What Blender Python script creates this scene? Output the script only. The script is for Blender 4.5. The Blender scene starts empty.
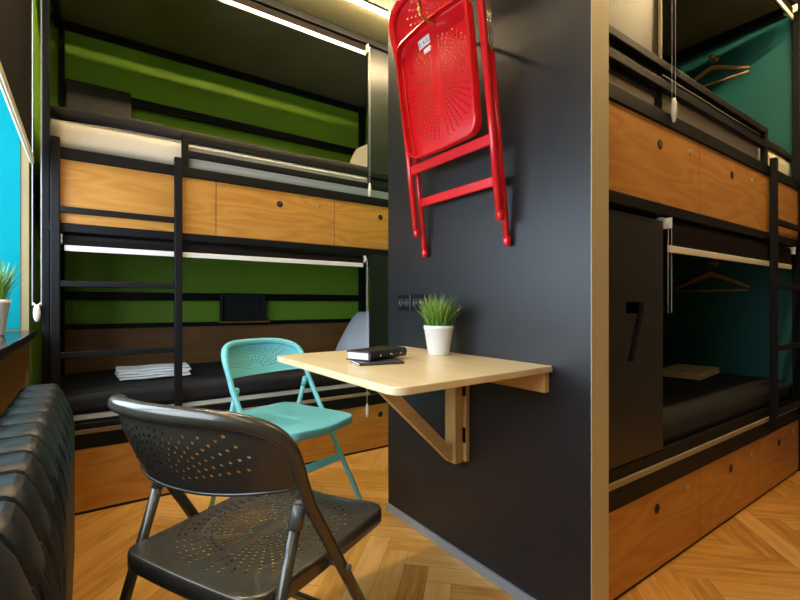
import bpy, bmesh, math, random
from math import sin, cos, pi, radians, hypot
from mathutils import Vector, Matrix
from mathutils.geometry import delaunay_2d_cdt
random.seed(7)
SC = bpy.context.scene
COL = SC.collection

# ------------------------------------------------------------------ materials
def lin(h):
    h = h.lstrip('#')
    v = [int(h[i:i+2], 16)/255 for i in (0, 2, 4)]
    return [(c/12.92 if c <= .04045 else ((c+.055)/1.055)**2.4) for c in v] + [1]

def mat(name, col, rough=.5, metal=0., spec=.5, noise=0., nscale=8., bump=0., bscale=60., rvar=0., coat=0.):
    m = bpy.data.materials.new(name); m.use_nodes = True
    nt = m.node_tree; b = nt.nodes['Principled BSDF']
    c = lin(col) if isinstance(col, str) else list(col)+[1]
    b.inputs['Base Color'].default_value = c
    b.inputs['Roughness'].default_value = rough
    b.inputs['Metallic'].default_value = metal
    b.inputs['Specular IOR Level'].default_value = spec
    b.inputs['Coat Weight'].default_value = coat
    tc = nt.nodes.new('ShaderNodeTexCoord')
    if noise or rvar:
        n = nt.nodes.new('ShaderNodeTexNoise'); n.inputs['Scale'].default_value = nscale; n.inputs['Detail'].default_value = 5
        nt.links.new(tc.outputs['Object'], n.inputs['Vector'])
        if noise:
            r = nt.nodes.new('ShaderNodeValToRGB')
            r.color_ramp.elements[0].position = .3; r.color_ramp.elements[1].position = .7
            r.color_ramp.elements[0].color = [x*(1-noise) for x in c[:3]]+[1]
            r.color_ramp.elements[1].color = [min(1, x*(1+noise)) for x in c[:3]]+[1]
            nt.links.new(n.outputs['Fac'], r.inputs['Fac']); nt.links.new(r.outputs['Color'], b.inputs['Base Color'])
        if rvar:
            mr = nt.nodes.new('ShaderNodeMapRange'); mr.inputs['To Min'].default_value = rough-rvar; mr.inputs['To Max'].default_value = rough+rvar
            nt.links.new(n.outputs['Fac'], mr.inputs['Value']); nt.links.new(mr.outputs['Result'], b.inputs['Roughness'])
    if bump:
        n2 = nt.nodes.new('ShaderNodeTexNoise'); n2.inputs['Scale'].default_value = bscale; n2.inputs['Detail'].default_value = 3
        nt.links.new(tc.outputs['Object'], n2.inputs['Vector'])
        bp = nt.nodes.new('ShaderNodeBump'); bp.inputs['Strength'].default_value = bump; bp.inputs['Distance'].default_value = .004
        nt.links.new(n2.outputs['Fac'], bp.inputs['Height']); nt.links.new(bp.outputs['Normal'], b.inputs['Normal'])
    return m

def wood(name, c1, c2, axis='X', rough=.4, ring=5.5, grain=.5, coat=0.):
    """oak-like: stretched cathedral bands plus fine pores; grain runs along axis"""
    m = bpy.data.materials.new(name); m.use_nodes = True
    nt = m.node_tree; b = nt.nodes['Principled BSDF']; L = nt.links
    tc = nt.nodes.new('ShaderNodeTexCoord')
    def mp(sc):
        q = nt.nodes.new('ShaderNodeMapping'); q.inputs['Scale'].default_value = sc
        L.new(tc.outputs['Object'], q.inputs['Vector']); return q
    st = {'X': lambda a, o: (a, o, o), 'Y': lambda a, o: (o, a, o), 'Z': lambda a, o: (o, o, a)}[axis]
    big = nt.nodes.new('ShaderNodeTexNoise'); big.inputs['Scale'].default_value = 1; big.inputs['Detail'].default_value = 2
    L.new(mp(st(.9, 6.)).outputs['Vector'], big.inputs['Vector'])
    mul = nt.nodes.new('ShaderNodeMath'); mul.operation = 'MULTIPLY'; mul.inputs[1].default_value = ring*2.4
    L.new(big.outputs['Fac'], mul.inputs[0])
    fr = nt.nodes.new('ShaderNodeMath'); fr.operation = 'PINGPONG'; fr.inputs[1].default_value = .5
    L.new(mul.outputs[0], fr.inputs[0])
    fine = nt.nodes.new('ShaderNodeTexNoise'); fine.inputs['Scale'].default_value = 1; fine.inputs['Detail'].default_value = 4
    L.new(mp(st(9, 130)).outputs['Vector'], fine.inputs['Vector'])
    mx = nt.nodes.new('ShaderNodeMath'); mx.operation = 'MULTIPLY_ADD'; mx.inputs[1].default_value = grain
    L.new(fine.outputs['Fac'], mx.inputs[0])
    half = nt.nodes.new('ShaderNodeMath'); half.operation = 'MULTIPLY'; half.inputs[1].default_value = .9
    L.new(fr.outputs[0], half.inputs[0]); L.new(half.outputs[0], mx.inputs[2])
    r = nt.nodes.new('ShaderNodeValToRGB')
    r.color_ramp.elements[0].position = .05; r.color_ramp.elements[1].position = .8
    r.color_ramp.elements[0].color = lin(c1); r.color_ramp.elements[1].color = lin(c2)
    L.new(mx.outputs[0], r.inputs['Fac']); L.new(r.outputs['Color'], b.inputs['Base Color'])
    b.inputs['Roughness'].default_value = rough; b.inputs['Coat Weight'].default_value = coat; b.inputs['Coat Roughness'].default_value = .25
    return m

def emit(name, col, s):
    m = bpy.data.materials.new(name); m.use_nodes = True
    b = m.node_tree.nodes['Principled BSDF']
    b.inputs['Base Color'].default_value = lin(col)
    b.inputs['Emission Color'].default_value = lin(col); b.inputs['Emission Strength'].default_value = s
    return m

def floor_mat():
    m = bpy.data.materials.new('herringbone_oak'); m.use_nodes = True
    nt = m.node_tree; b = nt.nodes['Principled BSDF']; L = nt.links
    uv = nt.nodes.new('ShaderNodeUVMap'); uv.uv_map = 'UVMap'
    at = nt.nodes.new('ShaderNodeAttribute'); at.attribute_name = 'shade'
    mp = nt.nodes.new('ShaderNodeMapping'); mp.inputs['Scale'].default_value = (5, 38, 1)
    L.new(uv.outputs['UV'], mp.inputs['Vector'])
    n = nt.nodes.new('ShaderNodeTexNoise'); n.inputs['Scale'].default_value = 1; n.inputs['Detail'].default_value = 6; n.inputs['Distortion'].default_value = .6
    L.new(mp.outputs['Vector'], n.inputs['Vector'])
    ma = nt.nodes.new('ShaderNodeMath'); ma.operation = 'MULTIPLY_ADD'; ma.inputs[1].default_value = .75
    sb = nt.nodes.new('ShaderNodeMath'); sb.operation = 'MULTIPLY'; sb.inputs[1].default_value = .42
    L.new(at.outputs['Fac'], sb.inputs[0]); L.new(n.outputs['Fac'], ma.inputs[0]); L.new(sb.outputs[0], ma.inputs[2])
    r = nt.nodes.new('ShaderNodeValToRGB')
    r.color_ramp.elements[0].position = .22; r.color_ramp.elements[1].position = .85
    r.color_ramp.elements[0].color = lin('#a2682c'); r.color_ramp.elements[1].color = lin('#ebb66a')
    e = r.color_ramp.elements.new(.55); e.color = lin('#d89c48')
    L.new(ma.outputs[0], r.inputs['Fac']); L.new(r.outputs['Color'], b.inputs['Base Color'])
    b.inputs['Roughness'].default_value = .36
    return m

M = dict(
    black=mat('black_steel', '#111113', .55, spec=.22, rvar=.05, nscale=14),
    panel=mat('black_panel', '#1f1f21', .38, spec=.55, rvar=.08, nscale=3),
    carcass=mat('black_board', '#1b1b1d', .6),
    partition=mat('charcoal_paint', '#1b1b1e', .44, spec=.55, noise=.10, nscale=2.2, bump=.05, bscale=240, rvar=.05),
    cream=mat('cream_paint', '#c9b98e', .55),
    green=mat('green_paint', '#86b42c', .6, noise=.04, nscale=3),
    teal=mat('teal_paint', '#126062', .6, noise=.05, nscale=3),
    cyan=mat('cyan_paint', '#00858f', .9, spec=.15),
    plaster=mat('beige_plaster', '#98865f', .8, noise=.08, nscale=5),
    concrete=mat('concrete_ceiling', '#6c6549', .8, noise=.16, nscale=2.5, bump=.2, bscale=30),
    wallgrey=mat('grey_wall', '#6f6a60', .8),
    oak=wood('oak_veneer', '#b8762c', '#d09848', 'X', .42, ring=5.0, grain=.5),
    birch=wood('birch_top', '#e4ca94', '#f0dcae', 'Y', .35, ring=1.6, grain=.35, coat=.25),
    pine=wood('pine_batten', '#c59f5c', '#dcba7a', 'Z', .5, ring=1.8, grain=.35),
    pine_y=wood('pine_batten_y', '#c59f5c', '#dcba7a', 'Y', .5, ring=1.8, grain=.35),
    pine_x=wood('pine_batten_x', '#c59f5c', '#dcba7a', 'X', .5, ring=1.8, grain=.35),
    slat=mat('raw_bed_slat', '#a59474', .7),
    board=wood('brown_board', '#7d5530', '#9a6a3a', 'X', .5, ring=2.2, grain=.4),
    sheet=mat('white_sheet', '#eae2cf', .85, bump=.25, bscale=45),
    cover=mat('black_bedspread', '#17171c', .8, bump=.2, bscale=220),
    towel=mat('white_towel', '#fafafc', .95, bump=.5, bscale=260),
    towel2=mat('cream_towel', '#d9c8a2', .95, bump=.5, bscale=260),
    pillow=mat('blue_white_cotton', '#eef2fa', .9, bump=.15, bscale=60),
    white=mat('white_plastic', '#ecebe6', .4),
    whitebar=mat('white_bar', '#f2efe6', .4),
    chain=mat('bead_chain', '#d9d7d2', .35),
    blind=mat('dark_blind_cloth', '#1a1514', .9, spec=.1, bump=.1, bscale=300),
    sill=mat('black_sill', '#1d1a1c', .18, spec=.6),
    iron=mat('cast_iron_paint', '#1c2228', .40, bump=.10, bscale=320, spec=.6),
    alu=mat('brushed_aluminium', '#b4bbc2', .35, metal=.5),
    chrome=mat('chrome', '#cfc7b8', .18, metal=1),
    brass=mat('brass', '#c9a765', .3, metal=1),
    hinge=mat('black_hinge', '#1a1a1a', .35, metal=.6),
    red=mat('red_enamel', '#d8151f', .30, spec=.5, coat=.3),
    turq=mat('turquoise_enamel', '#7ccfd4', .34, spec=.5, coat=.2),
    dark=mat('graphite_enamel', '#4a463d', .25, spec=.6, metal=.3, coat=.35),
    collar=mat('grey_collar', '#6b6a66', .35, metal=.3),
    rubber=mat('black_rubber', '#141414', .7),
    label=mat('paper_label', '#e8e6e4', .7),
    ink=mat('label_ink', '#303036', .7),
    pot=mat('white_ceramic', '#f0eee9', .3),
    soil=mat('dark_soil', '#1b140d', .9),
    leather=mat('black_leather', '#1a1817', .42, bump=.3, bscale=180),
    pages=mat('page_edges', '#d7d9d8', .8),
    greycov=mat('grey_notebook', '#3c3b3c', .45),
    hang=wood('hanger_wood', '#a87c45', '#c79a5c', 'Y', .45, ring=2),
    hole=mat('drawer_hole_ring', '#0b0908', .5),
    lock=mat('lock_cylinder', '#ddd3bd', .3, metal=1),
    socket=mat('black_socket', '#131315', .3, spec=.6),
    led=emit('led_strip', '#ffe2ae', 215),
    led_fill=emit('led_strip_fill', '#ffe4b6', 75),  # glow of the added fill strip
    led_dim=emit('led_strip_dim', '#ffdca0', 190),
    frame=mat('window_frame_white', '#e8e8e6', .5),
    floor=floor_mat(),
    slab=mat('floor_slab', '#6a4420', .8),
    number=mat('number_edge', '#17171a', .5),
)
def grass_mat():
    m = bpy.data.materials.new('grass_blades'); m.use_nodes = True
    nt = m.node_tree; b = nt.nodes['Principled BSDF']
    at = nt.nodes.new('ShaderNodeAttribute'); at.attribute_name = 'shade'
    r = nt.nodes.new('ShaderNodeValToRGB')
    r.color_ramp.elements[0].color = lin('#2c5a1c'); r.color_ramp.elements[1].color = lin('#b4c45a')
    e = r.color_ramp.elements.new(.55); e.color = lin('#5c8c2c')
    nt.links.new(at.outputs['Fac'], r.inputs['Fac']); nt.links.new(r.outputs['Color'], b.inputs['Base Color'])
    b.inputs['Roughness'].default_value = .45
    return m
M['grass'] = grass_mat()
def glass_mat():
    m = bpy.data.materials.new('window_glass'); m.use_nodes = True
    nt = m.node_tree; nt.nodes.remove(nt.nodes['Principled BSDF'])
    o = nt.nodes['Material Output']; t = nt.nodes.new('ShaderNodeBsdfTransparent'); g = nt.nodes.new('ShaderNodeBsdfGlossy')
    g.inputs['Roughness'].default_value = .02
    x = nt.nodes.new('ShaderNodeMixShader'); x.inputs[0].default_value = .06
    nt.links.new(t.outputs[0], x.inputs[1]); nt.links.new(g.outputs[0], x.inputs[2]); nt.links.new(x.outputs[0], o.inputs['Surface'])
    return m
M['glass'] = glass_mat()

# ------------------------------------------------------------------ mesh helpers
class MB:
    def __init__(self): self.bm = bmesh.new(); self.smooth = False
    def box(self, x0, x1, y0, y1, z0, z1, mtx=None):
        vs = [self.bm.verts.new((x, y, z)) for x in (x0, x1) for y in (y0, y1) for z in (z0, z1)]
        for f in ((0, 1, 3, 2), (4, 6, 7, 5), (0, 4, 5, 1), (2, 3, 7, 6), (0, 2, 6, 4), (1, 5, 7, 3)):
            self.bm.faces.new([vs[i] for i in f])
        if mtx is not None:
            for v in vs: v.co = mtx @ v.co
        return self
    def bar(self, a, b, w, h, up=(0, 0, 1)):
        """box beam from a to b, w sideways, h along up"""
        a = Vector(a); b = Vector(b); d = (b-a); L = d.length; d.normalize()
        s = d.cross(Vector(up)).normalized(); u = s.cross(d)
        m = Matrix((d, s, u)).transposed().to_4x4(); m.translation = a
        return self.box(0, L, -w/2, w/2, -h/2, h/2, m)
    def tube(self, pts, r, n=12, closed=False, cap=True, flat=None):
        pts = [Vector(p) for p in pts]; N = len(pts)
        rr = r if isinstance(r, (list, tuple)) else [r]*N
        rings = []; ref = None
        for i, p in enumerate(pts):
            if closed: t = pts[(i+1) % N]-pts[i-1]
            else: t = pts[min(i+1, N-1)]-pts[max(i-1, 0)]
            t.normalize()
            if ref is None:
                ref = Vector((0, 0, 1)) if abs(t.z) < .9 else Vector((1, 0, 0))
            a = (ref - t*ref.dot(t)).normalized(); b = t.cross(a); ref = a
            rings.append([self.bm.verts.new(p + (a*cos(2*pi*k/n)+b*sin(2*pi*k/n))*rr[i]) for k in range(n)])
        for i in range(N if closed else N-1):
            A, B = rings[i], rings[(i+1) % N]
            for k in range(n):
                f = self.bm.faces.new((A[k], A[(k+1) % n], B[(k+1) % n], B[k])); f.smooth = True
        if cap and not closed:
            self.bm.faces.new(rings[0][::-1]); self.bm.faces.new(rings[-1])
        return self
    def lathe(self, prof, c=(0, 0, 0), n=32, axis='Z'):
        rings = []
        for (r, h) in prof:
            ring = []
            for k in range(n):
                a = 2*pi*k/n
                q = {'Z': (r*cos(a), r*sin(a), h), 'X': (h, r*cos(a), r*sin(a)), 'Y': (r*sin(a), h, r*cos(a))}[axis]
                ring.append(self.bm.verts.new(Vector(c)+Vector(q)))
            rings.append(ring)
        for A, B in zip(rings, rings[1:]):
            for k in range(n):
                f = self.bm.faces.new((A[k], A[(k+1) % n], B[(k+1) % n], B[k])); f.smooth = True
        for ring in (rings[0], rings[-1]):
            try: self.bm.faces.new(ring)
            except ValueError: pass
        return self
    def bead(self, c, r):
        bmesh.ops.create_icosphere(self.bm, subdivisions=1, radius=r, matrix=Matrix.Translation(c)); return self
    def prism(self, poly, h0, h1, plane='XY', mtx=None):
        """polygon in a plane extruded along the third axis"""
        def P(p, h): return {'XY': (p[0], p[1], h), 'XZ': (p[0], h, p[1]), 'YZ': (h, p[0], p[1])}[plane]
        A = [self.bm.verts.new(P(p, h0)) for p in poly]; B = [self.bm.verts.new(P(p, h1)) for p in poly]
        if mtx is not None:
            for v in A+B: v.co = mtx @ v.co
        self.bm.faces.new(A); self.bm.faces.new(B[::-1]); n = len(poly)
        for k in range(n): self.bm.faces.new((A[k], B[k], B[(k+1) % n], A[(k+1) % n]))
        return self

def obj(name, mb, m, parent=None, bevel=0, seg=2, sub=0, solid=0, smooth=False, rim=True):
    bm = mb.bm
    bmesh.ops.recalc_face_normals(bm, faces=bm.faces)
    if parent is not None:
        off = parent.get('_org')
        p = parent
        off = Vector(ORG.get(p.name, (0, 0, 0)))
        if off.length: bmesh.ops.translate(bm, verts=bm.verts, vec=-off)
    me = bpy.data.meshes.new(name)
    if smooth:
        for f in bm.faces: f.smooth = True
    bm.to_mesh(me); bm.free()
    o = bpy.data.objects.new(name, me); COL.objects.link(o)
    if isinstance(m, str): m = M[m]
    me.materials.append(m)
    if parent is not None:
        o.parent = parent; ORG[o.name] = ORG.get(parent.name, (0, 0, 0))
    if solid:
        s = o.modifiers.new('Solidify', 'SOLIDIFY'); s.thickness = solid; s.offset = 0; s.use_rim = rim
    if bevel:
        b = o.modifiers.new('Bevel', 'BEVEL'); b.width = bevel; b.segments = seg; b.limit_method = 'ANGLE'; b.angle_limit = radians(40)
        b.harden_normals = False
    if sub:
        s = o.modifiers.new('Subsurf', 'SUBSURF'); s.levels = sub; s.render_levels = sub
    return o
ORG = {}
def thing(name, label, cat, loc=(0, 0, 0), group=None, rot=0., local=False):
    """Empty at the thing's base; parts are given in world coordinates unless local"""
    o = bpy.data.objects.new(name, None); COL.objects.link(o)
    o.location = loc; o.rotation_euler = (0, 0, rot); o.empty_display_size = .05
    ORG[o.name] = (0, 0, 0) if local else tuple(loc)
    return tag(o, label, cat, group)
def tag(o, label, cat, group=None):
    o['label'] = label; o['category'] = cat
    if group: o['group'] = group
    return o
def struct(name, mb, m, parent=None, **k):
    o = obj(name, mb, m, parent, **k)
    if parent is None: o['kind'] = 'structure'
    return o
def BX(*a): return MB().box(*a)

def inside(poly, x, y):
    c = False; j = len(poly)-1
    for i in range(len(poly)):
        xi, yi = poly[i]; xj, yj = poly[j]
        if (yi > y) != (yj > y) and x < (xj-xi)*(y-yi)/(yj-yi)+xi: c = not c
        j = i
    return c
def sheet2d(outline, holes, interior, circles=None):
    """triangulated 2-D sheet with holes: returns verts, tris"""
    vs = []; es = []
    for poly in [outline]+holes:
        b = len(vs); n = len(poly); vs += [Vector(p) for p in poly]; es += [(b+i, b+(i+1) % n) for i in range(n)]
    vs += [Vector(p) for p in interior]
    r = delaunay_2d_cdt(vs, es, [], 0, 1e-7)
    V, T = r[0], r[2]; out = []
    boxes = [(min(p[0] for p in h), max(p[0] for p in h), min(p[1] for p in h), max(p[1] for p in h), h) for h in holes]
    for t in T:
        cx = sum(V[i].x for i in t)/3; cy = sum(V[i].y for i in t)/3
        if not inside(outline, cx, cy): continue
        if any(a <= cx <= b and c <= cy <= d and inside(h, cx, cy) for a, b, c, d, h in boxes): continue
        out.append(t)
    return V, out

# ------------------------------------------------------------------ the room
CEIL = 2.70
# floor: herringbone of real planks
def herringbone():
    W = .088; n = 6; ang = radians(45)
    bm = bmesh.new(); uvl = bm.loops.layers.uv.new('UVMap'); cl = bm.loops.layers.float_color.new('shade')
    ca, sa = cos(ang), sin(ang); R = 60; g = .0005
    rnd = random.Random(3)
    def plank(x0, y0, w, h, horiz):
        x0 *= W; y0 *= W; w *= W; h *= W
        q = [(x0+g, y0+g), (x0+w-g, y0+g), (x0+w-g, y0+h-g), (x0+g, y0+h-g)]
        P = [(ca*x-sa*y+1.4, sa*x+ca*y+.9) for x, y in q]
        if max(p[0] for p in P) < -.6 or min(p[0] for p in P) > 3.5 or max(p[1] for p in P) < -1.7 or min(p[1] for p in P) > 3.6: return
        f = bm.faces.new([bm.verts.new((p[0], p[1], 0)) for p in P])
        s = rnd.random(); ox = rnd.random()*7; oy = rnd.random()*7
        for l, (x, y) in zip(f.loops, q):
            u, v = (x-x0, y-y0) if horiz else (y-y0, x-x0)
            l[uvl].uv = (u+ox, v+oy); l[cl] = (s, s, s, 1)
    for y in range(-R, R):
        for k in range(-6, 7):
            plank(y+2*n*k, y, n, 1, True)
            plank(y, y-2*n+1+2*n*k, 1, n, False)
    for co, no in (((-.56, 0, 0), (-1, 0, 0)), ((3.4, 0, 0), (1, 0, 0)), ((0, -1.6, 0), (0, -1, 0)), ((0, 3.46, 0), (0, 1, 0))):
        bmesh.ops.bisect_plane(bm, geom=bm.verts[:]+bm.edges[:]+bm.faces[:], plane_co=co, plane_no=no, clear_outer=True)
    b = bmesh.new(); me = bpy.data.meshes.new('floor')
    bm.to_mesh(me); bm.free(); b.free()
    me.materials.append(M['floor']); o = bpy.data.objects.new('floor', me); COL.objects.link(o); o['kind'] = 'structure'
    s = BX(-.6, 3.45, -1.65, 3.5, -.08, -.001); struct('floor_slab', s, 'slab', None)
herringbone()
struct('ceiling', BX(-.6, 3.45, -1.65, 3.5, CEIL, CEIL+.1), 'concrete')

WX = -.20           # left wall face
NY0, NY1 = .02, 2.49
wl = MB(); wl.box(-.60, WX, -1.6, NY0, 0, CEIL); wl.box(-.60, WX, NY0, NY1, 2.45, CEIL)
wl.box(-.60, -.54, NY0, NY1, 0, .80)
struct('wall_left', wl, 'plaster')
# far pier of the niche: beige edge, cyan painted reveal, green inside the bunk
struct('wall_left_pier', BX(-.60, WX, NY1, NY1+.03, 0, CEIL), 'plaster')
struct('wall_left_reveal', BX(-.54, -.2285, NY1-.004, NY1, .853, 2.45), 'cyan')
struct('wall_left_bunk_side', BX(-.60, WX, NY1+.03, 3.46, 0, CEIL), 'green')
struct('wall_back', BX(WX-.01, 2.10, 3.46, 3.52, 0, CEIL), 'green')
struct('wall_corridor_end', BX(2.05, 2.10, 1.79, 3.46, 0, CEIL), 'green')
struct('wall_right', BX(3.375, 3.44, -1.6, .70, 0, CEIL), 'wallgrey')
struct('wall_right_bunk_end', BX(3.375, 3.44, .70, 1.79, 0, CEIL), 'teal')
struct('wall_middle', BX(1.241, 3.375, 1.73, 1.79, 0, CEIL), 'teal')
struct('wall_front', BX(-.6, 3.44, -1.66, -1.6, 0, CEIL), 'wallgrey')
struct('wall_partition', BX(1.16, 1.241, .7125, 1.742, 0, CEIL), 'partition')
struct('trim_1', BX(1.1555, 1.243, .7105, .7124, 0, CEIL), 'cream')           # cream end cap of the partition
sk = MB(); sk.box(1.148, 1.16, .7105, 1.742, 0, .030); sk.box(1.143, 1.148, .7105, 1.742, 0, .006)
struct('trim_2', sk, 'alu', bevel=.002)

# window with sill
wroot = bpy.data.objects.new('window_1', None); COL.objects.link(wroot); wroot['kind'] = 'structure'; wroot.location = (-.5, 1.2, .8)
ORG['window_1'] = (-.5, 1.2, .8)
fr = MB()
for y in (NY0, 1.21, NY1-.09): fr.box(-.59, -.545, y+.002, y+.08, .80, 2.448)
fr.box(-.59, -.545, NY0, NY1-.01, .80, .88); fr.box(-.59, -.545, NY0, NY1-.01, 2.37, 2.448)
obj('window_frame', fr, 'frame', wroot, bevel=.006)
obj('pane', BX(-.57, -.566, NY0+.07, 1.22, .87, 2.38), 'glass', wroot)
obj('pane', BX(-.57, -.566, 1.28, NY1-.08, .87, 2.38), 'glass', wroot)
sl = MB(); sl.prism([(-.545, NY0), (-.172, NY0), (-.172, 2.486), (-.545, 2.486)], .818, .847)
obj('window_sill', sl, 'sill', wroot, bevel=.004)

# ------------------------------------------------------------------ lamps
def led(label, x0, x1, y, m='led', along=0):
    if along:
        x = (x0+x1)/2; t = thing('ceiling_light', label, 'ceiling light', (x, y, CEIL))
        obj('housing', BX(x-.018, x+.018, y-along-.01, y+along+.01, CEIL-.010, CEIL-.0005), 'alu', t, bevel=.002)
        obj('diffuser', MB().tube([(x, y-along, CEIL-.014), (x, y+along, CEIL-.014)], .011, 10), m, t)
        return
    t = thing('ceiling_light', label, 'ceiling light', ((x0+x1)/2, y, CEIL))
    obj('housing', BX(x0-.01, x1+.01, y-.018, y+.018, CEIL-.010, CEIL-.0005), 'alu', t, bevel=.002)
    obj('diffuser', MB().tube([(x0, y, CEIL-.014), (x1, y, CEIL-.014)], .011, 10), m, t)
led('slim warm light strip on the ceiling before the green bunk', .15, 1.9, 2.222)
led('slim warm light strip on the ceiling before the teal bunk', 1.30, 3.2, .46, 'led_dim')
led('added warm fill strip, out of view on the ceiling between window and charcoal wall', .236, .264, .25, 'led_fill', 1.35)  # unseen strip added as warm fill for floor, lower drawers and table

# ------------------------------------------------------------------ bunks
def bunk(name, label, ux, ufar, yf, yb, divs, panel_u, lab_panel, seven, holes_up, holes_lo, gz, upanel_pale):
    """ux(u): world x at u from the ladder end; ufar: bunk length; yf front plane, yb back"""
    def B(u0, u1, y0, y1, z0, z1):
        a, b = ux(u0), ux(u1); return BX(min(a, b), max(a, b), y0, y1, z0, z1)
    x0 = ux(0)
    t = thing(name, label, 'bunk bed', (ux(ufar/2), (yf+yb)/2, 0))
    P = lambda n, mb, m, bev=.003, par=t: obj(n, mb, m, par, bevel=bev)
    # carcasses behind the drawers
    P('lower_base', B(.02, ufar, yf+.022, yb, .004, .355), 'carcass')
    P('upper_base', B(.02, ufar, yf+.022, yb, 1.285, 1.655), 'carcass')
    # front beams
    P('beam', B(0, ufar, yf-.006, yf+.021, .300, .366), 'black')
    P('bed_board', B(.02, ufar, yf-.003, yf+.021, .3665, .3855), 'slat', .001)
    P('lower_rail', B(.02, ufar, yf+.004, yf+.024, .386, .428), 'black')
    P('beam', B(0, ufar, yf-.006, yf+.021, 1.610, 1.660), 'black')
    P('beam', B(0, ufar, yf-.006, yf+.045, 1.283, 1.321), 'black')
    P('top_beam', B(0, ufar, yf, yf+.05, 2.655, 2.695), 'black')
    P('kick_strip', B(.02, ufar, yf+.004, yf+.02, .0, .012), 'carcass')
    # posts
    P('post', B(0, .026, yf-.004, yf+.029, 0, 2.655), 'black')
    P('post', B(.02, .05, yb-.05, yb-.005, 0, CEIL-.005), 'black')
    P('post', B(ufar-.06, ufar-.02, yb-.06, yb-.01, 0, CEIL-.005), 'black')
    if seven: P('post', B(panel_u-.035, panel_u, yf+.02, yf+.06, 1.66, 2.655), 'black')
    # back wall frame
    P('back_rail', B(.05, ufar-.06, yb-.045, yb-.01, .985, 1.038), 'black')
    P('back_rail', B(.05, ufar-.06, yb-.045, yb-.01, .803, .832), 'black')
    P('backboard', B(.05, ufar-.06, yb-.03, yb-.012, .36, .803), 'board')
    P('back_rail', B(.05, ufar-.06, yb-.06, yb-.01, 2.262, 2.312), 'black')
    P('top_back_rail', B(0, ufar, yb-.04, yb-.004, 2.655, 2.698), 'black')
    # side trims under the ceiling along the ladder-end wall
    P('side_top_rail', B(.0, .035, yf+.052, yb-.06, 2.645, 2.698), 'black')
    # drawers
    e = [.03]+divs+[panel_u if False else ufar-.02]
    for zz, (z0, z1), hz, hl in ((0, (.014, .298), .228, holes_lo), (1, (1.323, 1.608), 1.535, holes_up)):
        for i in range(3):
            a, b = e[i]+.0018, e[i+1]-.0018
            d = P('drawer', B(a, b, yf, yf+.02, z0, z1), 'oak', .0015)
            if hl[i] is not None:
                c = (ux(hl[i]), yf-.0012, hz)
                r = MB().lathe([(.0, -.0004), (.0165, -.0004), (.0185, .0006), (.0185, .0035), (.0150, .0035), (0, .0008)], (c[0], c[1], c[2]), 24, 'Y')
                obj('finger_hole', r, 'hole', d)
                lk = hl[i]+(-.244 if ux(1) < ux(0) else .244)
                if lk < ufar-.1 and zz == 1 or zz == 0:
                    l = MB().lathe([(0, -.002), (.0090, -.002), (.0105, .0), (.0105, .004), (0, .004)], (ux(lk), yf-.001, hz+.018), 16, 'Y')
                    l.box(ux(lk)-.001, ux(lk)+.001, yf-.0038, yf-.002, hz+.0135, hz+.0225)
                    obj('lock', l, 'lock', d)
    # guard rails
    P('guard_rail', B(.556, ufar, yf-.004, yf+.02, gz[0], gz[1]), 'black')
    P('guard_rail', B(.556, ufar, yf-.004, yf+.02, gz[2], gz[3]), 'black')
    P('guard_post', B(.556, .586, yf-.005, yf+.02, 1.66, gz[1]+.001), 'black')
    # ladder
    for n, (a, b) in enumerate(((.029, .064), (.518, .553))):
        P('ladder_rail', B(a, b, yf-.036, yf-.008, .335, 1.695), 'black', .004)
    for zc in (.407, .733, 1.050, 1.379):
        P('ladder_rung', B(.064, .518, yf-.033, yf-.011, zc-.0135, zc+.0135), 'black', .003)
    # end panels beside the opening
    if seven:
        xa, xb = sorted((ux(panel_u), ux(ufar)))
        out = [(xa, .432), (xb, .432), (xb, 1.262), (xa, 1.262)]
        k = [(1.462, .967), (1.462, .927), (1.538, .927), (1.470, .765), (1.512, .765), (1.580, .930), (1.580, .967)]
        V, T = sheet2d(out, [k], [])
        mb = MB(); vv = [mb.bm.verts.new((v.x, yf+.012, v.y)) for v in V]
        for f in T: mb.bm.faces.new([vv[i] for i in f])
        bmesh.ops.delete(mb.bm, geom=[v for v in mb.bm.verts if not v.link_faces], context='VERTS')
        obj('end_panel', mb, 'panel', t, solid=.018)
    else:
        P('end_panel', B(panel_u, ufar, yf-.006, yf+.012, .370, 1.281), 'panel')
    P('end_panel', B(panel_u, ufar, yf+.021, yf+.032, 1.722, 2.655), 'panel')
    if seven: P('edge_strip', B(panel_u-.006, panel_u-.0005, yf+.008, yf+.0195, 1.845, 2.655), 'cream', .001)
    return t
LUX = lambda u: -.156+u
RUX = lambda u: 3.37-u
bunk('bunk_bed', 'black steel bunk bed with oak drawers against the green wall', LUX, 2.19, 2.495, 3.455,
     [.721, 1.417], 1.672, '', False, [None, 1.069, 1.756], [.371, 1.07, 1.756], (1.79, 1.826, 1.714, 1.747), False)
bunk('bunk_bed', 'black steel bunk bed with teal end wall and numbered panel', RUX, 2.125, .774, 1.725,
     [.69, 1.346], 1.650, '', True, [None, 1.011, 1.679], [.372, 1.023, 1.70], (1.815, 1.845, 1.742, 1.775), True)

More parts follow.
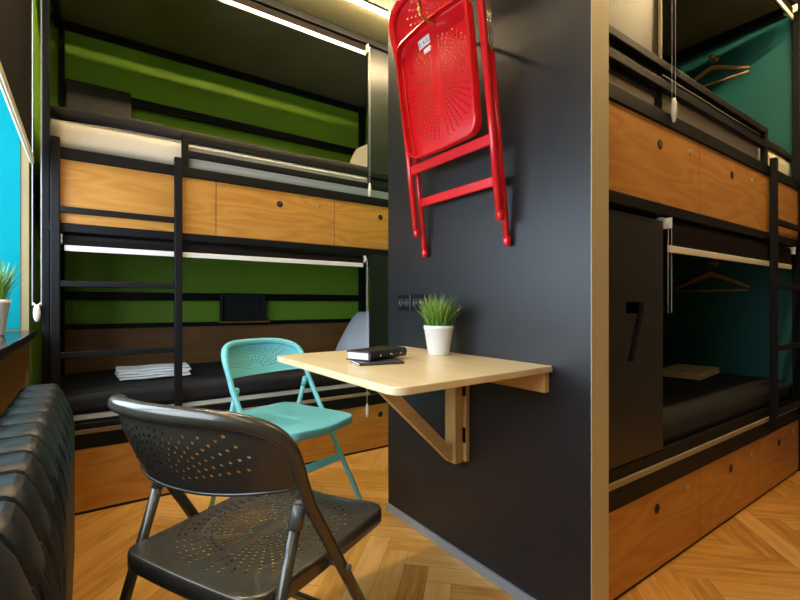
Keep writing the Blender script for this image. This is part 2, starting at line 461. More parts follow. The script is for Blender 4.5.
# mattresses
def mattress(label, x0, x1, y0, y1, z0, z1, cov0, front_drop):
    t = thing('mattress', label, 'mattress', ((x0+x1)/2, (y0+y1)/2, z0), 'mattresses in the two bunk beds')
    def slab(x0, x1, y0, y1, z0, z1, amp, seed, bul=.004):
        mb = MB(); nx, ny = 44, 18; rnd = random.Random(seed)
        ph = [rnd.random()*6 for _ in range(6)]
        def top(u, v): return z1-.012*(1-min(1, 9*u*(1-u)))-.014*(1-min(1, 8*v*(1-v)))+amp*(sin(9*u+ph[0])*sin(5*v+ph[1])+.5*sin(23*u+7*v+ph[2]))
        G = [[mb.bm.verts.new((x0+(x1-x0)*i/nx, y0+(y1-y0)*j/ny, top(i/nx, j/ny))) for j in range(ny+1)] for i in range(nx+1)]
        for i in range(nx):
            for j in range(ny): mb.bm.faces.new((G[i][j], G[i+1][j], G[i+1][j+1], G[i][j+1]))
        rim = [G[i][0] for i in range(nx+1)]+[G[nx][j] for j in range(1, ny+1)]+[G[i][ny] for i in range(nx-1, -1, -1)]+[G[0][j] for j in range(ny-1, 0, -1)]
        prev = rim
        for k, zz in enumerate((.33, .66, 1.)):
            ring = []
            for q, v in enumerate(rim):
                w = bul*sin(pi*zz*.9)
                dx = (-w if abs(v.co.x-x0) < 1e-6 else w if abs(v.co.x-x1) < 1e-6 else 0)
                dy = (-w if abs(v.co.y-y0) < 1e-6 else w if abs(v.co.y-y1) < 1e-6 else 0)
                ring.append(mb.bm.verts.new((v.co.x+dx, v.co.y+dy, v.co.z+(z0-v.co.z)*zz)))
            n = len(rim)
            for q in range(n): mb.bm.faces.new((prev[q], prev[(q+1) % n], ring[(q+1) % n], ring[q]))
            prev = ring
        mb.bm.faces.new(prev[::-1])
        return mb
    obj('body', slab(x0, x1, y0, y1, z0, z1, .002, 1), 'sheet', t, smooth=True)
    c = slab(x0-.006, x1+.006, y0-.007, y1+.004, cov0, z1+front_drop, .004, 5, .002)
    obj('bedspread', c, 'cover', t, smooth=True)
    return t
mattress('white mattress under a black bedspread, upper bed of green bunk', -.128, 1.97, 2.531, 3.38, 1.657, 1.818, 1.806, .055)
mattress('white mattress under a black bedspread, lower bed of green bunk', -.105, 1.97, 2.531, 3.38, .357, .528, .452, .030)
mattress('white mattress under a black bedspread, upper bed of teal bunk', 1.26, 3.33, .811, 1.66, 1.657, 1.800, 1.786, .045)
mattress('white mattress under a black bedspread, lower bed of teal bunk', 1.26, 3.33, .811, 1.66, .357, .500, .420, .030)

def pillow(label, c, w, h, d, rx, rz, m):
    mb = MB(); n = 16
    F = []
    for s_ in (1, -1):
        G = []
        for i in range(n+1):
            row = []
            for j in range(n+1):
                u = -1+2*i/n; v = -1+2*j/n
                th = max(0, (1-u**4))**.6*max(0, (1-v**4))**.6
                pin = 1-.05*(1-u*u)*(v*v)
                row.append(mb.bm.verts.new((u*w/2*(1-.06*(1-v*v)*0), v*h/2*pin, s_*d/2*th + .004*sin(7*u+3*v))))
            G.append(row)
        for i in range(n):
            for j in range(n): mb.bm.faces.new((G[i][j], G[i+1][j], G[i+1][j+1], G[i][j+1]))
    bmesh.ops.remove_doubles(mb.bm, verts=mb.bm.verts, dist=.0008)
    R = Matrix.Translation(c) @ Matrix.Rotation(rz, 4, 'Z') @ Matrix.Rotation(rx, 4, 'X')
    bmesh.ops.transform(mb.bm, matrix=R, verts=mb.bm.verts)
    o = obj('pillow', mb, m, None, smooth=True, sub=1)
    # origin at the pillow
    for v in o.data.vertices: v.co -= Vector(c)
    o.location = c
    return tag(o, label, 'pillow')
pillow('pale blue pillow leaning at the end of the lower green bunk', (1.80, 2.98, .730), .56, .44, .15, radians(52), radians(-80), 'pillow')
pillow('cream pillow leaning at the end of the upper green bunk', (1.85, 3.02, 2.075), .50, .44, .15, radians(64), radians(-75), 'sheet')

def towel(label, x, y, z, w, d, h, rz, m, group=None):
    """folded terry towel: three rounded layers wrapped around one fold"""
    mb = MB(); n = 14; prof = []
    L = 2; t = h/L
    for k in range(L):
        z0 = k*t
        a = -d/2 if k % 2 == 0 else -d/2+.006
        prof.append([(-d/2+t*.5+.004*(k % 2), z0+.0006), (d/2-t*.5, z0+.0006), (d/2-t*.15, z0+t*.2), (d/2-.003*(k % 2), z0+t*.5), (d/2-t*.15, z0+t*.8), (d/2-t*.5, z0+t*.97), (-d/2+t*.5, z0+t*.97), (-d/2+t*.1, z0+t*.5)])
    for k, poly in enumerate(prof):
        rings = []
        for i in range(n+1):
            xx = -w/2+w*i/n+(.004*((-1)**k) if i in (0, n) else 0)
            rings.append([mb.bm.verts.new((xx, q[0]+.003*sin(i*1.3+k), q[1]+.0016*sin(i*.9+k))) for q in poly])
        m_ = len(poly)
        for A, B_ in zip(rings, rings[1:]):
            for q in range(m_): mb.bm.faces.new((A[q], A[(q+1) % m_], B_[(q+1) % m_], B_[q]))
        mb.bm.faces.new(rings[0]); mb.bm.faces.new(rings[-1][::-1])
    o = obj('towel', mb, m, None, smooth=False, bevel=.002)
    o.location = (x, y, z); o.rotation_euler = (0, 0, rz)
    return tag(o, label, 'towel', group)
towel('white folded towel on black bedspread, lower one of its pair',   .302, 2.775, .5655, .335, .19, .026, radians(2), 'towel')
towel('white folded towel on black bedspread, upper one of its pair', .306, 2.785, .5925, .345, .18, .026, radians(-2), 'towel')
towel('cream folded towel on lower bed of the teal bunk', 2.98, 1.20, .534, .40, .24, .036, radians(8), 'towel2')

# shelf pocket and wall box on the green wall
t = thing('wall_shelf', 'black wall panel with a small wooden ledge on green wall', 'shelf', (.957, 3.40, .82))
obj('back_panel', BX(.795, 1.119, 3.392, 3.409, .836, 1.04), 'carcass', t, bevel=.004)
obj('side_panel', BX(.795, .81, 3.365, 3.392, .836, 1.036), 'carcass', t, bevel=.003)
obj('side_panel', BX(1.104, 1.119, 3.365, 3.392, .836, 1.036), 'carcass', t, bevel=.003)
obj('ledge', BX(.785, 1.135, 3.30, 3.409, .822, .835), 'board', t, bevel=.003)
t = thing('wall_cabinet', 'black wall box above the upper bed on green wall', 'cabinet', (.07, 3.38, 2.05))
obj('body', BX(-.10, .24, 3.345, 3.394, 2.05, 2.318), 'carcass', t, bevel=.004)
obj('front_panel', BX(-.095, .235, 3.337, 3.345, 2.056, 2.312), 'carcass', t, bevel=.002)

# ------------------------------------------------------------------ roller blinds
def chain_mesh(p0, p1, zb, zt, step=.0058, r=.0023):
    """bead chain loop: two strands between zt and zb"""
    mb = MB()
    for p in (p0, p1):
        mb.tube([(p[0], p[1], zb), (p[0], p[1], zt)], .0008, 5)
        z = zb
        while z < zt:
            mb.bead((p[0], p[1], z), r); z += step
    return mb
def drop_weight(c, ztop, zbot, r):
    L = ztop-zbot
    return MB().lathe([(.001, zbot), (r*.55, zbot+.06*L), (r*.9, zbot+.3*L), (r, zbot+.55*L), (r*.75, zbot+.85*L), (r*.45, ztop)], (c[0], c[1], 0), 16)
def blind_x(label, x0, x1, y, zr, zb, end, czb, rr=.020, weight=True):
    """blind whose roller runs along x; end = +1/-1: side of the chain"""
    t = thing('roller_blind', label, 'roller blind', ((x0+x1)/2, y, zb))
    obj('roller', MB().tube([(x0, y, zr), (x1, y, zr)], rr, 20), 'blind', t)
    obj('cloth', BX(x0+.004, x1-.004, y-rr-.0004, y-rr+.0006, zb+.004, zr), 'blind', t)
    obj('bottom_bar', BX(x0+.002, x1-.002, y-rr-.005, y-rr+.004, zb-.013, zb+.013), 'whitebar', t, bevel=.003)
    for e in (x0-.008, x1+.008):
        br = MB(); br.box(e-.003, e+.003, y-.038, y+.018, zr-.020, zr+.020)
        s_ = 1 if e > x0 else -1
        br.lathe([(0, -.006), (.022, -.006), (.026, 0), (.022, .008), (0, .008)], (e+s_*.008, y, zr), 20, 'X')
        obj('bracket', br, 'white', t, bevel=.002)
    xc = (x1+.019) if end > 0 else (x0-.019)
    obj('chain', chain_mesh((xc, y-.041, 0), (xc, y-.029, 0), czb+(.085 if weight else 0), zr, .006, .0015), 'chain', t)
    if weight: obj('chain_weight', drop_weight((xc, y-.036, 0), czb+.09, czb, .0105), 'white', t)
YB = 2.515
blind_x('rolled black blind with white bar before the upper green bed', -.08, 1.487, YB, 2.628, 2.585, 1, 1.655)
blind_x('rolled black blind with white bar before the lower green bed', -.08, 1.468, YB, 1.252, 1.211, 1, .225)
YR = .794
blind_x('rolled black blind with white bar before the upper teal bed', 1.782, 3.235, YR, 2.615, 2.56, -1, 1.625)
blind_x('rolled black blind with white bar before the lower teal bed', 1.752, 3.20, YR, 1.256, 1.164, -1, .93, .020, False)

# window blind: cloth hangs half-way down
t = thing('roller_blind', 'dark brown roller blind half lowered over the window', 'roller blind', (-.187, 1.24, 1.56))
obj('roller', MB().tube([(-.172, .03, 2.64), (-.172, 2.455, 2.64)], .018, 18), 'blind', t)
obj('cloth', BX(-.1885, -.1872, .035, 2.452, 1.59, 2.64), 'blind', t)
bb = MB(); bb.prism([(-.195, 1.563), (-.189, 1.556), (-.183, 1.559), (-.180, 1.575), (-.183, 1.597), (-.193, 1.597)], .03, 2.455, 'XZ')
obj('bottom_bar', bb, 'cream', t, bevel=.001)
obj('bar_edge', MB().tube([(-.1815, .031, 1.561), (-.1815, 2.4545, 1.561)], .003, 8), 'white', t)
obj('bracket', BX(-.199, -.145, 2.458, 2.464, 2.60, 2.67), 'white', t, bevel=.002)
obj('bracket', BX(-.199, -.145, .02, .026, 2.60, 2.67), 'white', t, bevel=.002)
obj('chain', chain_mesh((-.187, 2.47, 0), (-.157, 2.47, 0), .955, 2.64, .0100, .0032), 'chain', t)
w = MB(); w.lathe([(.002, .883), (.008, .888), (.0125, .905), (.0135, .925), (.011, .945), (.006, .957)], (-.172, 2.47, 0), 18)
w.tube([(-.172, 2.47, .95), (-.187, 2.47, .966)], .0035, 8); w.tube([(-.172, 2.47, .95), (-.157, 2.47, .966)], .0035, 8)
obj('chain_weight', w, 'white', t)

# ------------------------------------------------------------------ hangers on the end wall
def hanger(label, y, ztop, zbar, half, lift, hooklabel):
    X = 3.315
    h = MB(); h.lathe([(0, 3.374), (.022, 3.374), (.022, 3.366), (.009, 3.364), (.007, 3.33), (.012, 3.322), (.012, 3.312), (0, 3.310)], (0, y, ztop+.062), 20, 'X')
    o = obj('wall_hook', h, 'brass', None)
    for v in o.data.vertices: v.co -= Vector((3.374, y, ztop+.062))
    o.location = (3.374, y, ztop+.062); tag(o, hooklabel, 'hook')
    t = thing('clothes_hanger', label, 'hanger', (X, y, zbar))
    body = MB(); n = 22; top = []; bot = []
    for i in range(n+1):
        u = -1+2*i/n; a = abs(u)
        zt = ztop+.004-(ztop-zbar-.012)*(a**1.08); th = .030*(1-.55*a)
        top.append((y+u*half, zt)); bot.append((y+u*half, zt-th))
    body.prism(top+bot[::-1], X-.007, X+.007, 'YZ')
    obj('shoulders', body, 'hang', t, bevel=.003)
    obj('trouser_bar', MB().tube([(X, y-half*.97, zbar-.008), (X, y+half*.97, zbar-.008)], .0055, 10), 'hang', t)
    hk = [(X, y, ztop-.01), (X, y, ztop+.03)]
    for k in range(11):
        a = -pi/2+k*pi*1.35/10
        hk.append((X+.0, y+.020*cos(a)*1.0, ztop+.0545+.0205*sin(a)+.002))
    obj('hook', MB().tube(hk, .0017, 8), 'chrome', t)
hanger('wooden clothes hanger on teal wall above the upper bed', 1.20, 2.50, 2.395, .205, 0, 'brass wall hook on teal wall above the upper bed')
hanger('wooden clothes hanger on teal wall above the lower bed', 1.203, 1.165, 1.055, .208, 0, 'brass wall hook on teal wall above the lower bed')

# ------------------------------------------------------------------ folding chairs
HW = .224
JY, JZ, FYF, RYF = -.115, .587, .249, -.315
def by(x, z): return -.132-.092*(1-min(1.15, abs(x/HW)**2.3))-.44*(z-.63)
def rim_pt(tt):
    c, s_ = cos(tt), sin(tt)
    return ((1 if c > 0 else -1)*abs(c)**.50*(HW+.010*min(1, abs(s_)*1.3)), .640+.133*abs(s_)**.56)
def holes_seat():
    out = []; pts = []
    for k in range(46):
        a = 2*pi*(k+.5)/46
        for j in range(12):
            r = .040+.0132*j
            x, y = r*cos(a)*1.03, .012+r*sin(a)*1.04
            if abs(x) < .016 or abs(x) > .164 or y > .178 or y < -.180 or hypot(x, y) > .19: continue
            if any((x-p[0])**2+(y-p[1])**2 < .0102**2 for p in pts): continue
            pts.append((x, y))
    return pts
def ngon(c, r, n=7): return [(c[0]+r*cos(2*pi*k/n), c[1]+r*sin(2*pi*k/n)) for k in range(n)]
SEATH = holes_seat()
def seat_outline(o=0.):
    pts = []
    bw, fw, yb, yf = .183+o, .190+o, -.222-o, .226+o
    def corner(cx, cy, r, a0, a1, n=8):
        for k in range(n+1):
            a = a0+(a1-a0)*k/n; pts.append((cx+r*cos(a), cy+r*sin(a)))
    rf, rb = .042+o, .048+o
    corner(fw-rf, yf-rf, rf, 0, pi/2); 
    for k in range(1, 8): pts.append(((fw-rf)*(1-2*k/8), yf+.003*sin(pi*k/8)))
    corner(-fw+rf, yf-rf, rf, pi/2, pi)
    for k in range(1, 8):
        f = k/8; pts.append((-fw+(fw-bw)*f-.003*sin(pi*f), yf-rf+(yb+rb-yf+rf)*f))
    corner(-bw+rb, yb+rb, rb, pi, 1.5*pi)
    for k in range(1, 8): pts.append(((-bw+rb)*(1-2*k/8), yb-.003*sin(pi*k/8)))
    corner(bw-rb, yb+rb, rb, 1.5*pi, 2*pi)
    for k in range(1, 8):
        f = k/8; pts.append((bw+(fw-bw)*f+.003*sin(pi*f), yb+rb+(yf-rf-yb-rb)*f))
    return pts
def seat_z(x, y):
    z = .449-.011*math.exp(-((x/.12)**2+((y+.01)/.13)**2)*.9)
    if y > .10: z -= .012*((y-.10)/.12)**2*(.25+.75*max(0, cos(pi*x/.36))**1.5)
    z += .0035*math.exp(-(x/.009)**4)*(1/(1+math.exp(-(y+.10)*120)))*(1/(1+math.exp((y-.13)*120)))
    z += .005*max(0, (-y-.13)/.075)**2
    return z
_cache = {}
def seat_mb(mapf):
    if 'seat' not in _cache:
        O = seat_outline(0)
        inner = []
        k = .0135; i = -14
        for i in range(-14, 15):
            for j in range(-17, 18):
                p = (i*k, j*k)
                if not inside(O, p[0], p[1]): continue
                if any((p[0]-h[0])**2+(p[1]-h[1])**2 < .0062**2 for h in SEATH): continue
                if min((p[0]-q[0])**2+(p[1]-q[1])**2 for q in O) < .006**2: continue
                inner.append(p)
        _cache['seat'] = sheet2d(O, [ngon(h, .0037) for h in SEATH], inner)+(O,)
    V, T, O = _cache['seat']
    mb = MB(); used = sorted({i for t_ in T for i in t_}); mp = {}
    for i in used: mp[i] = mb.bm.verts.new(mapf(V[i].x, V[i].y, seat_z(V[i].x, V[i].y)))
    for t_ in T:
        f = mb.bm.faces.new([mp[i] for i in t_])
    # pressed rim: outward roll then a skirt
    prev = [mp[min(used, key=lambda i: (V[i].x-p[0])**2+(V[i].y-p[1])**2)] for p in O]
    n = len(O)
    for off, dz in ((.0025, -.0012), (.0045, -.005), (.005, -.012), (.005, -.031), (.003, -.034), (-.004, -.034)):
        Q = seat_outline(off)
        ring = [mb.bm.verts.new(mapf(Q[k][0], Q[k][1], seat_z(*O[k])+dz)) for k in range(n)]
        for k in range(n): mb.bm.faces.new((prev[k], prev[(k+1) % n], ring[(k+1) % n], ring[k]))
        prev = ring
    return mb
def back_holes(slot):
    pts = []
    for k in range(19):
        a = radians(14+152*k/18)
        for j in range(10):
            r = .036+.0132*j
            x, z = r*cos(a)*1.22, .640+r*sin(a)
            if abs(x) > .180 or z > .742 or z < .640: continue
            if any((x-p[0])**2+(z-p[1])**2 < .0112**2 for p in pts): continue
            if slot and abs(x) < .03 and z > .695: continue
            pts.append((x, z))
    return pts
def back_mb(mapf, slot):
    N = 40; O = []
    for k in range(N+1):
        x, z = rim_pt(pi*k/N); O.append((x*.99, z-.004))
    for k in range(1, 24):
        f = k/24; x = (-HW)*(1-2*f)*.99
        O.append((x, .630-.010*(1-(x/HW)**2)))
    O = [p for i, p in enumerate(O) if i == 0 or hypot(p[0]-O[i-1][0], p[1]-O[i-1][1]) > .002]
    H = back_holes(slot); holes = [ngon(h, .0033) for h in H]
    if slot: holes.append([(.010*cos(2*pi*k/12), .715+(.022 if sin(2*pi*k/12) > 0 else -.022)+.010*sin(2*pi*k/12)) for k in range(12)])
    inner = []
    for i in range(-17, 18):
        for j in range(0, 16):
            p = (i*.0132, .616+j*.0125)
            if not inside(O, *p) or any((p[0]-h[0])**2+(p[1]-h[1])**2 < .0062**2 for h in H): continue
            if slot and abs(p[0]) < .016 and .672 < p[1] < .752: continue
            if min((p[0]-q[0])**2+(p[1]-q[1])**2 for q in O) < .005**2: continue
            inner.append(p)
    V, T = sheet2d(O, holes, inner)
    mb = MB(); used = sorted({i for t_ in T for i in t_}); mp = {}
    def yy(x, z): return by(x, z)-.012*min(1, max(0, (.770-z)/.05))
    for i in used: mp[i] = mb.bm.verts.new(mapf(V[i].x, yy(V[i].x, V[i].y), V[i].y))
    for t_ in T: mb.bm.faces.new([mp[i] for i in t_])
    # rolled lower lip
    low = []
    for k in range(33):
        x = (-HW+.004)+(2*HW-.008)*k/32
        z = .630-.010*(1-(x/HW)**2); low.append(mapf(x, yy(x, z), z))
    mb.tube(low, .0026, 8)
    return mb
def chair(label, m, loc, rot, folded=False, group='perforated metal folding chairs'):
    t = thing('folding_chair', label, 'chair', loc, group, rot, local=True)
    if not folded:
        mf = lambda x, y, z: (x*1., y, z)
        ms = mf; mr = mf
    else:
        # folded flat: turn the long frame upright, swing the seat up between the tubes, rear legs behind
        lean = radians(7.5)                                    # whole frame leans out from the wall
        a0 = math.atan2(FYF-JY, JZ)                            # lean of the straight tube when open
        def mf(x, y, z):
            dy, dz = y-FYF, z
            b = a0+lean
            out = dy*cos(b)+dz*sin(b); up = -dy*sin(b)+dz*cos(b)
            return (-(out)-.040, x, up+.078)                   # root at the wall-side feet, facing -X
        pv = .449/JZ*hypot(FYF-JY, JZ)
        def ms(x, y, z):
            al = pv-.045+(y+.03)*.95-.020; of = (.449-z)+.004
            out = al*sin(lean)+of*cos(lean); up = al*cos(lean)-of*sin(lean)
            return (-out-.040, x, up+.094)
        def mr(x, y, z):
            f = z/JZ; L = hypot(RYF-JY, JZ)
            return (-.0-f*.078, x*1.09, f*L+.0)
    # local axes: chair's right = +x, forward = +y
    path = []; rad = []; SH = 1.035
    path.append((HW, FYF, .006)); rad.append(.0118)
    path.append((HW, FYF+(JY-FYF)*.5, JZ*.5)); rad.append(.0122)
    path.append((HW, JY, JZ)); rad.append(.0122)
    N = 40
    for k in range(N+1):
        x, z = rim_pt(pi*k/N); path.append((x, by(x, z), z)); rad.append(.0122+.0038*sin(pi*k/N)**.5)
    path += [(-HW, JY, JZ), (-HW, FYF+(JY-FYF)*.5, JZ*.5), (-HW, FYF, .006)]; rad += [.0122, .0122, .0118]
    # smooth the joint by dropping duplicates
    P, R = [], []
    for p, r in zip(path, rad):
        if P and (Vector(p)-Vector(P[-1])).length < .004: continue
        P.append(p); R.append(r)
    fr_ = obj('tube_frame', MB().tube([mf(*p) for p in P], R, 14), m, t, smooth=False)
    obj('backrest', back_mb(mf, folded), m, t, solid=.0016, smooth=True, rim=False)
    st = obj('seat', seat_mb(ms), m, t, solid=.0014, smooth=True, rim=False)
    # crossbars: one between the front legs, one between the rear legs
    def frontp(x, z): return mf(x, FYF+(JY-FYF)*z/JZ, z)
    RX = .201
    def rearp(x, z): return mr(x, RYF+(JY-RYF)*z/JZ, z)
    for fn, zc, hx, hh in ((frontp, .224, HW-.006, .036), (rearp, .205, RX-.004, .034)):
        a, b = Vector(fn(-hx, zc)), Vector(fn(hx, zc)); up = Vector(fn(0, zc+.05))-Vector(fn(0, zc))
        obj('crossbar', MB().bar(a, b, .010, hh, up), m, t, bevel=.004)
    for s_ in (1, -1):
        a, b = Vector(rearp(s_*RX, .006)), Vector(rearp(s_*RX, JZ-.002))
        lg = obj('rear_leg', MB().tube([a, a.lerp(b, .5), b], .0112, 14), m, t)
        f0 = Vector(rearp(s_*RX, 0)); f1 = Vector(rearp(s_*RX, .026)); q = [f0, f0.lerp(f1, .3), f0.lerp(f1, .8), f1]
        obj('foot_cap', MB().tube(q, [.012, .0142, .0142, .012], 14), m if folded else 'rubber', lg)
        f0 = Vector(mf(s_*HW, FYF, 0)); f1 = Vector(frontp(s_*HW, .026)); q = [f0, f0.lerp(f1, .3), f0.lerp(f1, .8), f1]
        obj('foot_cap', MB().tube(q, [.0125, .0148, .0148, .0128], 14), m if folded else 'rubber', fr_)
        # hinge: ferrule on the rear leg top and a lug to the long tube
        if not folded:
            h = MB(); c1 = a.lerp(b, .93); h.tube([c1, b], .0128, 14)
            jx = Vector((s_*HW, JY, JZ)); h.tube([b+Vector((-s_*.004, 0, -.006)), jx], .0068, 10)
            h.tube([b, b+Vector((0, .002, .006))], [.0128, .008], 14)
            obj('hinge', h, m if m != M['dark'] else 'collar', t)
        else:
            tp = Vector(mf(s_*HW, FYF+(JY-FYF)*1.08, JZ*1.08))
            b2 = Vector((tp.x+.040, tp.y*1.0+s_*.0, tp.z-.005)); 
            rods = MB()
            for dx in (-.005, .007): rods.tube([b+Vector((dx, 0, -.01)), b2+Vector((dx, 0, 0))], .0028, 8)
            obj('slide_rod', rods, 'chrome', t)
            cl = MB(); cl.tube([b2+Vector((0, 0, -.028)), b2+Vector((0, 0, .022))], .013, 12); cl.bar(b2, tp, .016, .02)
            obj('hinge', cl, m, t, bevel=.002)
        # bolt where seat and frame meet
        if not folded:
            yb_ = FYF+(JY-FYF)*.425/JZ
            obj('bolt', MB().lathe([(0, -.020), (.005, -.020), (.005, .034), (.0075, .034), (.0075, .038), (0, .039)] if s_ > 0 else [(0, .020), (.005, .020), (.005, -.034), (.0075, -.034), (.0075, -.038), (0, -.039)], (s_*(HW-.018), yb_, .425), 12, 'X'), 'collar', t)
    if folded:
        def lp(x, y): p = Vector(ms(x, y, seat_z(x, y))); return p
        nrm = (Vector(ms(0, .1, .40))-Vector(ms(0, .1, .449))).normalized()
        for (x0, x1, y0, y1) in ((.018, .082, .172, .203), (.022, .058, .147, .163)):
            mb = MB(); c = [lp(x0, y0), lp(x1, y0), lp(x1, y1), lp(x0, y1)]
            q = [p+nrm*.0012 for p in c]+[p+nrm*.0030 for p in c]
            vs = [mb.bm.verts.new(p) for p in q]
            for f in ((3, 2, 1, 0), (4, 5, 6, 7), (0, 1, 5, 4), (1, 2, 6, 5), (2, 3, 7, 6), (3, 0, 4, 7)): mb.bm.faces.new([vs[i] for i in f])
            lb = obj('sticker', mb, 'label', st); lb['label'] = 'white paper sticker'
            ink = MB(); rnd = random.Random(2)
            if x1-x0 > .05:
                ww = x1-x0; hh = y1-y0
                def seg(a, b):
                    A = lp(x1-a[0]*ww, y0+a[1]*hh)+nrm*.0031; B_ = lp(x1-b[0]*ww, y0+b[1]*hh)+nrm*.0031
                    ink.bar(A, B_, .0016, .0008, nrm)
                for s2 in (((.10, .25), (.10, .75)), ((.10, .5), (.20, .75)), ((.10, .5), (.20, .25)), ((.44, .35), (.54, .35)), ((.44, .35), (.49, .65)), ((.54, .35), (.49, .65)), ((.72, .25), (.72, .75)), ((.84, .25), (.84, .75)), ((.84, .25), (.92, .25))): seg(*s2)
                obj('ink', ink, 'ink', st)
    return t
chair('dark grey metal folding chair standing nearest the radiator', M['dark'], (.339, 1.021, 0), .471-pi/2)
chair('turquoise metal folding chair tucked at the far end of the table', M['turq'], (.768, 1.965, 0), -1.219-pi/2)
chair('red metal folding chair hung folded on the charcoal wall', M['red'], (1.1455, 1.225, 1.155), 0, folded=True)
# hook that carries the red chair
t = thing('wall_hook', 'brass wall hook poking through the back of the red chair', 'hook', (1.16, 1.200, 1.94))
hk = [(1.159, 1.205, 1.935), (1.05, 1.205, 1.938), (.955, 1.205, 1.940), (.940, 1.205, 1.942), (.932, 1.205, 1.950), (.930, 1.205, 1.960), (.930, 1.205, 1.990)]
obj('rod', MB().tube(hk, .006, 12), 'brass', t)
obj('plate', MB().lathe([(0, 1.1595), (.022, 1.1595), (.022, 1.154), (.010, 1.150), (0, 1.150)], (0, 1.205, 1.935), 20, 'X'), 'brass', t)

# ------------------------------------------------------------------ wall table and what stands on it
TZ = .773
t = thing('folding_table', 'birch drop-leaf wall table on a wooden bracket', 'table', (1.16, 1.21, .37))
def rrect(x0, x1, y0, y1, r0, r1):
    """corner radius r0 on the x0 side, r1 on the x1 side"""
    p = []
    for cx, cy, a0, r in ((x1-r1, y1-r1, 0, r1), (x0+r0, y1-r0, pi/2, r0), (x0+r0, y0+r0, pi, r0), (x1-r1, y0+r1, 1.5*pi, r1)):
        for k in range(9):
            a = a0+pi/2*k/8; p.append((cx+r*cos(a), cy+r*sin(a)))
    return p
obj('tabletop', MB().prism([(x_, y_+(x_-.566)*.045) for x_, y_ in rrect(.560, 1.158, .812, 1.590, .038, .004)], TZ-.020, TZ), 'birch', t, bevel=.003)
obj('wall_batten', BX(1.136, 1.159, .852, 1.600, .690, TZ-.0205), 'pine_y', t, bevel=.002)
obj('wall_upright', BX(1.141, 1.159, 1.198, 1.242, .380, .690), 'pine', t, bevel=.002)
br = thing  # noqa
bk = MB(); bk.box(1.103, 1.139, 1.215, 1.272, .374, .688)
obj('bracket_upright', bk, 'pine', t, bevel=.002)
obj('bracket_arm', BX(.735, 1.103, 1.222, 1.265, .706, TZ-.0205), 'pine_x', t, bevel=.002)
obj('bracket_brace', MB().bar((.762, 1.243, .725), (1.104, 1.243, .398), .028, .042), 'pine_x', t, bevel=.002)
for z in (.45, .62):
    h = BX(1.1385, 1.1405, 1.200, 1.246, z, z+.055); h.tube([(1.139, 1.2285, z), (1.139, 1.2285, z+.055)], .0035, 8)
    obj('hinge', h, 'hinge', t)

def plant(label, loc, seed, rr=.055, hh=.108, tall=1.):
    t = thing('potted_grass', label, 'plant', loc, 'grass plants in white pots', local=True)
    r = rr
    obj('pot', MB().lathe([(0, .0), (r*.68, .0), (r*.71, .003), (r*.97, hh-.014), (r, hh-.013), (r*1.01, hh), (r*.93, hh), (r*.91, hh-.02), (r*.72, .012), (0, .012)], (0, 0, 0), 40), 'pot', t)
    obj('soil', MB().lathe([(0, .013), (r*.70, .013), (r*.88, hh-.022), (0, hh-.018)], (0, 0, 0), 24), 'soil', t)
    rnd = random.Random(seed)
    bm = bmesh.new(); cl = bm.loops.layers.float_color.new('shade')
    for k in range(220):
        a = rnd.random()*2*pi; q = rnd.random()**.6
        bx_, by_ = q*r*.80*cos(a), q*r*.80*sin(a)
        out = (.010+.070*q*rnd.random()**.5)*(1.1 if rnd.random() < .85 else 1.35); L = (.092+rnd.random()*.062)*tall
        az = a+rnd.uniform(-.7, .7); w = .0021+rnd.random()*.0012; sh = rnd.random()
        side = Vector((-sin(az), cos(az), 0)); prev = None
        for j in range(6):
            f = j/5
            c = Vector((bx_+cos(az)*out*f**1.7, by_+sin(az)*out*f**1.7, hh-.025+L*(f-.18*f*f*(out/.08))))
            ww = w*(1-f**2*.92); d = Vector((cos(az), sin(az), 0))*ww*.35
            cur = (bm.verts.new(c-side*ww), bm.verts.new(c+d), bm.verts.new(c+side*ww))
            if prev:
                for i in (0, 1):
                    fc = bm.faces.new((prev[i], prev[i+1], cur[i+1], cur[i])); fc.smooth = True
                    s2 = min(1, max(0, .18+.5*f+.35*(sh-.35)))
                    for l in fc.loops: l[cl] = (s2, s2, s2, 1)
            prev = cur
    me = bpy.data.meshes.new('grass'); bm.to_mesh(me); bm.free(); me.materials.append(M['grass'])
    o = bpy.data.objects.new('grass', me); COL.objects.link(o); o.parent = t; ORG[o.name] = (0, 0, 0)
    return t
plant('green grass in a white pot on the birch table', (1.066, 1.265, TZ+.0004), 11)
plant('green grass in a white pot on the black window sill', (-.281, 2.128, .8474), 23, .060, .128, 1.25)

# leather organiser lying on a thin notebook
def rotm(x, y, z, a): return Matrix.Translation((x, y, z)) @ Matrix.Rotation(a, 4, 'Z')
Tn = rotm(.672, 1.165, TZ, radians(-14))
t = thing('notebook', 'thin dark grey notebook under the black organiser', 'notebook', (.672, 1.165, TZ))
obj('cover', MB().box(0, .145, 0, .003, .0005, .0085, Tn).box(0, .145, .003, .105, .0068, .0085, Tn).box(0, .145, .003, .105, .0005, .0018, Tn), 'greycov', t)
obj('pages', MB().box(.002, .142, .0032, .102, .002, .0066, Tn), 'pages', t)
a = radians(20)
To = rotm(.712, 1.180, TZ+.0088, a)
t = thing('organiser', 'thick black leather organiser lying on the birch table', 'organiser', (.712, 1.180, TZ+.0088))
W_, D_, H_ = .200, .092, .030
def sh2(u0, u1, v0, v1, z0, z1): return MB().box(u0, u1, v0, v1, z0, z1, To)
obj('cover', MB().box(0, W_, 0, D_, 0, .0045, To).box(0, W_, 0, D_, H_-.0045, H_, To), 'leather', t, bevel=.002)
sp = MB(); n = 8; poly = [(-H_*.32*sin(pi*k/n), H_/2-H_/2*cos(pi*k/n)) for k in range(n+1)]
